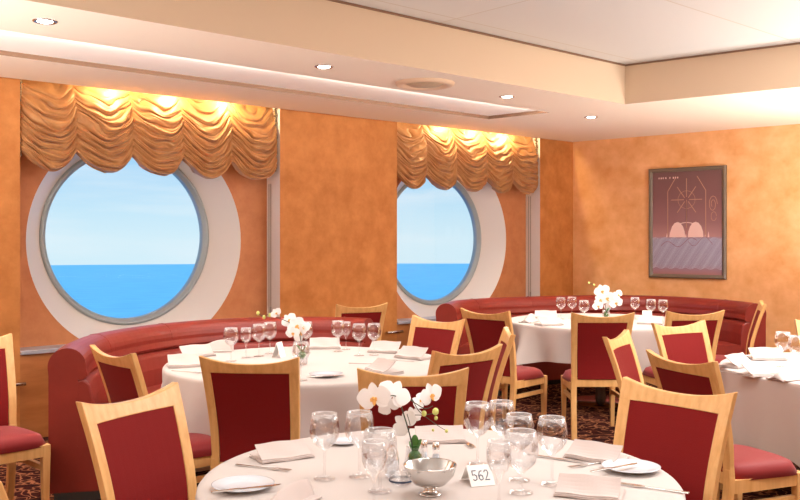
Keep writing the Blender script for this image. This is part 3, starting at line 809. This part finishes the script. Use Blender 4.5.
def fork_mesh():
    t = thing('table_fork', '', 'fork'); bm = bmesh.new()
    extr_outline(bm, [(-.10, -.006), (-.03, -.003), (.035, -.003), (.035, .003), (-.03, .003), (-.10, .006)], 0, .004); obj('handle', bm, STEEL, t, bevel=.001)
    bm = bmesh.new(); extr_outline(bm, [(.03, -.003), (.05, -.011), (.062, -.011), (.062, .011), (.05, .011), (.03, .003)], .001, .004)
    for k in range(4): box(bm, (.083, -.0092+k*.0061, .003), (.045, .0028, .002))
    obj('tines', bm, STEEL, t); return t
KP = {}
def cutlery(kind, px, py, rz, label, dz=0.0, tilt=0):
    p = on_plane(px, py, TZ+dz)
    if kind not in KP: KP[kind] = (knife_mesh if kind == 'knife' else fork_mesh)(); t = KP[kind]; t.location = p; t.rotation_euler = (0, 0, rz); t['label'] = label; t['group'] = 'steel cutlery'
    else: t = dup(KP[kind], p, rz, label, 'steel cutlery')
cutlery('fork', 262, 468, R(-22), 'fork lying along the near edge of the left napkin')
cutlery('knife', 247, 489, R(24), 'knife resting on the bread plate at the left rim', .016)
cutlery('knife', 615, 468, R(32), 'knife resting on the bread plate at the right rim', .016)
cutlery('knife', 556, 459, R(-32), 'knife lying left of the back right napkin')
cutlery('fork', 594, 464, R(-150), 'fork lying along the back right napkin beside the plate')
cutlery('fork', 655, 489, R(150), 'fork at the right rim in front of the large chair')
cutlery('fork', 466, 442, R(-80), 'fork upright at the rear rim right of the rear napkin')
cutlery('knife', 326, 376.5, R(20), 'knife on the bread plate of the middle-left table', .016)
cutlery('fork', 186, 372, R(-25), 'fork by the nearer left napkin of the middle-left table')
cutlery('knife', 400, 361, R(-30), 'knife between the right napkins of the middle-left table')
cutlery('fork', 365, 364, R(-10), 'fork near the centre right of the middle-left table')
cutlery('knife', 735, 372, R(5), 'knife at the near left rim of the right-hand table')
cutlery('fork', 752, 367, R(-20), 'fork between the napkins of the right-hand table')

# silver bowl
p = on_plane(430, 494, TZ)
t = thing('silver_bowl', 'polished silver footed bowl in the middle of the nearest table', 'bowl', p)
bm = bmesh.new(); lathe(bm, [(0, .024), (.02, .026), (.045, .036), (.066, .058), (.075, .086), (.078, .088), (.0785, .0855), (.069, .055), (.048, .032), (.022, .021), (0, .019)], 48); obj('bowl', bm, SILVER, t, sm=True)
bm = bmesh.new(); lathe(bm, [(0, .020), (.018, .020), (.014, .013), (.026, .005), (.034, .003), (.034, .0), (0, .0)], 40); obj('foot', bm, SILVER, t, sm=True)
# shakers
SP = None
for px, py, lab in ((436, 464, 'glass salt shaker with steel cap, right one, behind the silver bowl'), (424, 462, 'glass pepper shaker with steel cap, left one, behind the silver bowl')):
    p = on_plane(px, py, TZ)
    if SP is None:
        SP = thing('salt_shaker', lab, 'shaker', p, 0, 'shakers behind the silver bowl')
        bm = bmesh.new(); lathe(bm, [(0, 0), (.014, 0), (.0145, .01), (.012, .045), (.011, .052), (0, .052)], 20); obj('jar', bm, GLASS, SP, sm=True)
        bm = bmesh.new(); lathe(bm, [(.0125, .050), (.0125, .060), (.010, .070), (.005, .075), (0, .076)], 20); obj('cap', bm, STEEL, SP, sm=True)
        bm = bmesh.new(); lathe(bm, [(0, .002), (.0125, .002), (.011, .032), (0, .032)], 16); obj('contents', bm, CHINA, SP, sm=True)
    else: dup(SP, p, 0, lab)
# small glass dish with dark band, clear bottle
p = on_plane(401, 484, TZ)
t = thing('glass_dish', 'small clear dish with a dark band left of the silver bowl', 'dish', p)
bm = bmesh.new(); lathe(bm, [(0, .002), (.030, .002), (.036, .010), (.036, .034), (.033, .034), (.033, .010), (0, .008)], 32); obj('dish', bm, GLASS, t, sm=True)
bm = bmesh.new(); lathe(bm, [(.0363, .010), (.0373, .011), (.0373, .015), (.0363, .016)], 32); obj('band', bm, INK, t, sm=True)
p = on_plane(392, 478, TZ)
t = thing('water_carafe', 'slender clear bottle standing behind the small dish', 'bottle', p)
bm = bmesh.new(); lathe(bm, [(0, .002), (.022, .002), (.024, .01), (.024, .06), (.018, .085), (.010, .10), (.010, .125), (.012, .128)], 28); obj('bottle', bm, GLASS, t, sm=True)
bm = bmesh.new(); lathe(bm, [(0, .004), (.0205, .004), (.0215, .055), (0, .055)], 24); obj('contents', bm, mat_glass('bottle_water', (.93, .96, .99), .05, .4), t, sm=True)

# number card
DIG = {'5': [[(.9, 1), (.15, 1), (.1, .55), (.5, .62), (.85, .45), (.8, .12), (.4, 0), (.05, .12)]],
       '6': [[(.85, .95), (.4, .9), (.12, .5), (.1, .2), (.4, 0), (.8, .1), (.85, .4), (.5, .55), (.14, .38)]],
       '2': [[(.08, .8), (.3, 1), (.7, .98), (.85, .7), (.5, .35), (.05, .02), (.95, .02)]]}
def card(px, py, rz, w, h, digits, label, name='number_card', lean=.3):
    p = on_plane(px, py, TZ); t = thing(name, label, 'card', p, rz)
    bm = bmesh.new(); a = lean
    Mf = Matrix.Translation((0, -h*math.sin(a), 0)) @ Matrix.Rotation(-a, 4, 'X'); Mb = Matrix.Translation((0, h*math.sin(a), 0)) @ Matrix.Rotation(a, 4, 'X')
    box(bm, (0, 0, h/2), (w, .0008, h), Mf); box(bm, (0, 0, h/2), (w, .0008, h), Mb)
    o = obj('folded_card', bm, PAPER, t)
    if digits:
        bm = bmesh.new(); cw = w*.21; ch = h*.46
        for k, d in enumerate(digits):
            for st in DIG[d]:
                pts = [Vector((-w*.36+k*w*.25+x*cw, -.0009, h*.27+z*ch)) for x, z in st]
                tube(bm, [Mf @ q for q in pts], .0016, 5)
        obj('printed_number', bm, INK, t)
    return t
card(478, 482, R(16), .078, .070, '562', 'white folded card reading 562 right of the silver bowl', lean=.72)
card(279, 357, R(75), .09, .10, None, 'small folded card standing among glasses of the middle-left table', 'menu_card')
card(647, 318, R(0), .09, .075, None, 'small white card right of the flowers on the far corner table', 'menu_card')

# ------------------------------------------------------------------ orchids
def petal(bm, M, L, Wd, cup=.15, n=8):
    G = []
    for i in range(n+1):
        u = i/n; w = Wd*math.sin(PI*min(1, u*.92+.06))**.6*(.55+.45*math.sin(PI*u*.8)); row = []
        for j in range(7):
            v = j/6*2-1; row.append(bm.verts.new(M @ Vector((u*L, v*w/2, cup*L*(u*u*.5-.25*v*v)+.0))))
        G.append(row)
    for i in range(n):
        for j in range(6): bm.faces.new((G[i][j], G[i+1][j], G[i+1][j+1], G[i][j+1]))
def bloom(parent, loc, dirv, s, roll=0, lip=True):
    z = Vector(dirv).normalized(); up = Vector((0, 0, 1)); x = up.cross(z)
    if x.length < .1: x = Vector((1, 0, 0))
    x.normalize(); y = z.cross(x)
    M0 = Matrix.Translation(loc) @ Matrix(((x.x, y.x, z.x, 0), (x.y, y.y, z.y, 0), (x.z, y.z, z.z, 0), (0, 0, 0, 1))) @ Matrix.Rotation(roll, 4, 'Z')
    bm = bmesh.new()
    for a in (90, 215, 325): petal(bm, M0 @ Matrix.Translation((0, 0, -.002)) @ Matrix.Rotation(R(a), 4, 'Z'), .042*s, .030*s, -.1)
    for a in (8, 172): petal(bm, M0 @ Matrix.Rotation(R(a), 4, 'Z'), .050*s, .054*s, .08)
    o = obj('bloom', bm, PETAL, parent, sm=True)
    if lip:
        bm = bmesh.new()
        for a, l in ((270, .020), (215, .012), (325, .012)): petal(bm, M0 @ Matrix.Translation((0, 0, .005)) @ Matrix.Rotation(R(a), 4, 'Z'), l*s, .012*s, .5, 5)
        bmesh.ops.create_icosphere(bm, subdivisions=2, radius=.0045*s, matrix=M0 @ Matrix.Translation((0, 0, .006)))
        obj('lip', bm, LIP, o, sm=True)
def at(px, py, Y): return Vector(((px-400)/900*Y, Y, H_EYE-(py-240)/900*Y))
def leafm(parent, base, tip, w, name='leaf'):
    bm = bmesh.new(); b, t = Vector(base), Vector(tip); d = t-b; sdv = d.cross(Vector((0, 0, 1)));
    if sdv.length < .01: sdv = Vector((1, 0, 0))
    sdv.normalize(); G = []
    for i in range(9):
        u = i/8; c = b+d*u+Vector((0, 0, .2*d.length*math.sin(PI*u)*.5)); ww = w*math.sin(PI*(u*.93+.04))**.7
        G.append([bm.verts.new(c+sdv*ww*v+Vector((0, 0, .25*ww*v*v))) for v in (-1, -.5, 0, .5, 1)])
    for a, c in zip(G, G[1:]):
        for i in range(4): bm.faces.new((a[i], a[i+1], c[i+1], c[i]))
    o = obj(name, bm, LEAF, parent, sm=True); s = o.modifiers.new('s', 'SOLIDIFY'); s.thickness = .0015
Y0 = 2.84
base = on_plane(415, 240+675/Y0, TZ)
def rel(px, py, dY=0): return at(px, py, Y0+dY)-Vector((base.x, Y0, TZ))
t = thing('orchid', 'white moth orchid in a glass vase on the nearest table', 'flower', (base.x, Y0, TZ))
bm = bmesh.new(); lathe(bm, [(0, .002), (.024, .002), (.030, .012), (.034, .045), (.030, .075), (.027, .092), (.0285, .094), (.0255, .092), (.0285, .074), (.032, .045), (.028, .014), (0, .006)], 32); obj('vase', bm, GLASS, t, sm=True)
bm = bmesh.new(); bmesh.ops.create_icosphere(bm, subdivisions=3, radius=.022, matrix=Matrix.Translation((0, 0, .058)) @ Matrix.Diagonal((1, 1, 1.15, 1))); obj('bulb', bm, LEAF, t, sm=True)
for k, (dx, dy, dz) in enumerate(((.02, .01, .045), (-.015, .012, .038), (.004, -.02, .032), (.0, .004, .06))): leafm(t, (0, 0, .07), (dx, dy, .07+dz), .012)
bm = bmesh.new()
P = catmull([rel(414, 452), rel(409, 432), rel(403, 412), rel(399, 399), rel(393, 395.5, -.02), rel(386, 397.5, -.04)], 6); tube(bm, P, .0024, 8, .0014)
P = catmull([rel(403, 412), rel(399.5, 400), rel(406, 397, .0), rel(415, 403, .0), rel(425, 408.5, .0), rel(433, 406, 0)], 6); tube(bm, P, .0018, 8, .0012)
P = catmull([rel(390, 394, .01), rel(403, 395.5), rel(412, 400), rel(419, 411), rel(430, 420), rel(440, 427), rel(447, 431)], 6); tube(bm, P, .0016, 8, .0009)
P = catmull([rel(408, 432), rel(410, 425), rel(407, 414)], 5); tube(bm, P, .0013, 6)
P = catmull([rel(415, 415), rel(424, 415), rel(437, 413)], 5); tube(bm, P, .0012, 6)
obj('stem', bm, STEM, t, sm=True)
for px, py, dY, dv, s, ro in ((374, 398, -.05, (-.35, -1, .05), 1.15, .2), (394, 394, -.01, (.2, -1, .35), 1.1, -.5), (389, 407, .0, (-.1, -1, -.35), .75, .6), (431, 395, .0, (.75, -1, .1), .92, .25),
                              (405, 424, .05, (.2, -1, -.1), .95, .9), (412, 416, .07, (-.3, -1, .2), .7, .3), (420, 401, .02, (.2, -.8, .6), .6, 1.1)):
    bloom(t, rel(px, py, dY), dv, s, ro, lip=(px in (374, 431, 420)))
for px, py, r in ((424, 413.5, .0085), (435.5, 411.5, .0105), (436, 418, .006), (433, 430, .0045), (446.5, 431, .0055)):
    bm = bmesh.new(); bmesh.ops.create_icosphere(bm, subdivisions=2, radius=r, matrix=Matrix.Translation(rel(px, py)) @ Matrix.Diagonal((1, 1, 1.15, 1))); obj('bud', bm, BUD, t, sm=True)

def small_orchid(cx, cy, Yc, label, blooms, spray, w=.9):
    t = thing('orchid', label, 'flower', (cx, cy, TZ))
    def rl(px, py, dY=0): return at(px, py, Yc+dY)-Vector((cx, cy, TZ))
    bm = bmesh.new(); lathe(bm, [(0, .002), (.028, .002), (.034, .012), (.036, .06), (.032, .10), (.030, .098), (.034, .058), (.031, .014), (0, .008)], 24); obj('vase', bm, GLASS, t, sm=True)
    bm = bmesh.new(); bmesh.ops.create_icosphere(bm, subdivisions=2, radius=.025, matrix=Matrix.Translation((0, 0, .055))); obj('bulb', bm, LEAF, t, sm=True)
    for dx in (-.04, .03): leafm(t, (0, 0, .07), (dx, .01, .12), .015)
    b0 = rl(*blooms[0][:2]); bm = bmesh.new(); tube(bm, catmull([(0, 0, .07), (b0.x*.3, 0, b0.z*.7), b0]+[rl(*q) for q in spray], 5), .003, 6, .0015); obj('stem', bm, STEM, t, sm=True)
    rr = random.Random(len(label))
    for px, py, s in blooms: bloom(t, rl(px, py, rr.uniform(-.06, .02)), (rr.uniform(-.6, .6), -1, rr.uniform(-.2, .5)), s, rr.uniform(0, 1))
    for q in spray:
        bm = bmesh.new(); bmesh.ops.create_icosphere(bm, subdivisions=2, radius=.010, matrix=Matrix.Translation(rl(*q)) @ Matrix.Diagonal((1, 1, 1.3, 1))); obj('bud', bm, BUD, t, sm=True)
small_orchid(-.585, 5.38, 5.38, 'small white orchid in a vase on the middle-left table', [(296, 326, 1.25), (289, 320, 1.0), (300, 333, 1.2), (304, 327, .9), (293, 333, .9), (276, 313, .7)], [(270, 315), (264, 317), (258, 313)])
small_orchid(1.90, 8.30, 8.30, 'white flowers in a vase on the far corner table', [(602, 291, 1.5), (607, 298, 1.5), (600, 300, 1.3), (618, 295, 1.1), (616, 303, 1.3), (610, 305, 1.2), (598, 306, 1.1)], [(598, 288), (594, 285), (589, 283)])

# ------------------------------------------------------------------ sea and sky
def mat_sea():
    m = mat('sea_water', (.020, .25, .50), .35, spec=.25, bump=0)
    nt = m.node_tree; b = nt.nodes['Principled BSDF']; tc = nt.nodes.new('ShaderNodeTexCoord')
    mp = nt.nodes.new('ShaderNodeMapping'); mp.inputs['Scale'].default_value = (.06, .25, 1); mp.inputs['Rotation'].default_value = (0, 0, .3)
    n = nt.nodes.new('ShaderNodeTexNoise'); n.inputs['Scale'].default_value = 2; n.inputs['Detail'].default_value = 8
    r = nt.nodes.new('ShaderNodeValToRGB'); r.color_ramp.elements[0].color = (.03, .32, .60, 1); r.color_ramp.elements[1].color = (.07, .42, .70, 1)
    r.color_ramp.elements[0].position = .35; r.color_ramp.elements[1].position = .65
    nt.links.new(tc.outputs['Object'], mp.inputs[0]); nt.links.new(mp.outputs[0], n.inputs['Vector']); nt.links.new(n.outputs[0], r.inputs[0]); nt.links.new(r.outputs[0], b.inputs['Base Color'])
    bp = nt.nodes.new('ShaderNodeBump'); bp.inputs['Strength'].default_value = .35; bp.inputs['Distance'].default_value = .3
    nt.links.new(n.outputs[0], bp.inputs['Height']); nt.links.new(bp.outputs[0], b.inputs['Normal'])
    return m
SEAZ = -12.0; RAD = 13.5*900/23.5
bm = bmesh.new()
N = 96; inner = [(4*math.cos(2*PI*i/N), 4*math.sin(2*PI*i/N)) for i in range(N)]
vs = [bm.verts.new((RAD*1.0*math.cos(2*PI*i/N), RAD*math.sin(2*PI*i/N), SEAZ)) for i in range(N)]; bm.faces.new(vs)
sea = obj('sea', bm, mat_sea()); sea['kind'] = 'structure'

w = bpy.data.worlds.new('sky'); S.world = w; w.use_nodes = True; nt = w.node_tree; bg = nt.nodes['Background']
tc = nt.nodes.new('ShaderNodeTexCoord'); sp = nt.nodes.new('ShaderNodeSeparateXYZ'); nt.links.new(tc.outputs['Generated'], sp.inputs[0])
r = nt.nodes.new('ShaderNodeValToRGB'); e = r.color_ramp.elements
e[0].position = 0.0; e[0].color = (.54, .70, .77, 1); e[1].position = 1; e[1].color = (.10, .34, .75, 1)
for ps, cc in ((.03, (.47, .66, .77)), (.075, (.33, .56, .76)), (.16, (.26, .5, .74)), (.4, (.2, .5, .88))):
    x = e.new(ps); x.color = (*cc, 1)
nt.links.new(sp.outputs['Z'], r.inputs[0])
mp = nt.nodes.new('ShaderNodeMapping'); mp.inputs['Scale'].default_value = (3, 3, 22); nt.links.new(tc.outputs['Generated'], mp.inputs[0])
n = nt.nodes.new('ShaderNodeTexNoise'); n.inputs['Scale'].default_value = 1.3; n.inputs['Detail'].default_value = 6; nt.links.new(mp.outputs[0], n.inputs['Vector'])
r2 = nt.nodes.new('ShaderNodeValToRGB'); r2.color_ramp.elements[0].position = .50; r2.color_ramp.elements[1].position = .72
r2.color_ramp.elements[1].color = (.6, .6, .6, 1)
nt.links.new(n.outputs[0], r2.inputs[0])
mx = nt.nodes.new('ShaderNodeMix'); mx.data_type = 'RGBA'; mx.inputs['B'].default_value = (.66, .74, .78, 1)
nt.links.new(r2.outputs[0], mx.inputs['Factor']); nt.links.new(r.outputs[0], mx.inputs['A']); nt.links.new(mx.outputs['Result'], bg.inputs[0])
bg.inputs[1].default_value = .72

# ------------------------------------------------------------------ lights
def lamp(name, kind, loc, energy, col=(1, .9, .8), size=.1, rot=(0, 0, 0), **kw):
    l = bpy.data.lights.new(name, kind); l.energy = energy; l.color = col
    if kind == 'AREA': l.size = size
    elif kind in ('SPOT', 'POINT'): l.shadow_soft_size = size
    for k, v in kw.items(): setattr(l, k, v)
    o = bpy.data.objects.new(name, l); COL.objects.link(o); o.location = loc; o.rotation_euler = rot; return o
sun = lamp('sun', 'SUN', (0, 0, 30), 2.0, (1, .96, .9)); sun.data.angle = .02
sun.rotation_euler = Vector((-.656, .7545, -1.2)).to_track_quat('-Z', 'Y').to_euler()
for x, y, e, sz in ((3.4, 4.6, 90, 1.6), (.9, 2.6, 22, 1.6), (5.8, 1.5, 50, 1.6), (-2.2, -.9, 40, 1.6), (4.4, 6.6, 80, 1.2)):
    lamp('ceiling_fill', 'AREA', (x, y, HT-.03), e, (1, .96, .92), sz)  # unseen soft area lights added under the ceiling as general room fill
for x, y, e, sz in ((-3.6, 3.2, 115, 2.0), (4.6, 4.4, 110, 1.8), (4.5, 6.9, 85, 1.2), (0, -1.5, 110, 2.5)):
    lamp('upward_fill', 'AREA', (x, y, .9), e, (1, .97, .92), sz, (PI, 0, 0))  # added fill from below, out of view, to brighten soffit and ceiling
for p in DLPOS: lamp('downlight_beam', 'SPOT', (p.x, p.y, HS-.03), 60, (1, .93, .85), .03, (0, 0, 0), spot_size=R(120), spot_blend=.9)
for (x, y), z in (((-.565, 5.5), HS), ((1.86, 8.35), HS), ((2.7, 5.2), HT), ((.12, 2.9), HT)):
    lamp('table_fill_spot', 'SPOT', (x, y, z-.03), (14 if y < 7 else 45), (1, .93, .86), .05, (0, 0, 0), spot_size=R(58), spot_blend=.7)  # added spots without fittings, brighten the cloths and bounce light upward
mid = (H2+H2L)/2; perp = (H1+H1L)/2-mid; perp = (perp-dn*perp.dot(dn)).normalized()
for k in range(3):
    c = H2+dn*(.1+1.4+2.9*k)+perp*.015
    o = lamp('recess_strip_lamp', 'AREA', (c.x, c.y, HS+.010), 16, (1, .93, .84), 2.8)
    o.data.shape = 'RECTANGLE'; o.data.size_y = .012
    o.rotation_euler = Vector((perp.x, perp.y, .15)).to_track_quat('-Z', 'Z').to_euler()
    zx = Vector((-perp.x*.5, -perp.y*.5, -1)).normalized(); xx = Vector((dn.x, dn.y, 0)).normalized(); yy = zx.cross(xx)
    o.rotation_euler = Matrix(((xx.x, yy.x, zx.x), (xx.y, yy.y, zx.y), (xx.z, yy.z, zx.z))).to_euler()
for a in ALC:
    for f, en in ((.33, 8), (.55, 8), (.77, 8)):
        p = W(a[1]-f*(a[1]-a[0]), .035, HS+.06)
        lamp('cove_lamp', 'POINT', p, en, (1, .72, .34), .02)

cam = bpy.data.cameras.new('camera'); co = bpy.data.objects.new('camera', cam); COL.objects.link(co)
co.location = (0, 0, H_EYE); co.rotation_euler = (PI/2, 0, 0)
cam.sensor_width = 36; cam.lens = 900/800*36; cam.shift_y = -10/800; cam.clip_end = 3000
S.camera = co
S.view_settings.view_transform = 'Standard'; S.view_settings.look = 'None'; S.view_settings.gamma = 1; S.view_settings.exposure = .8
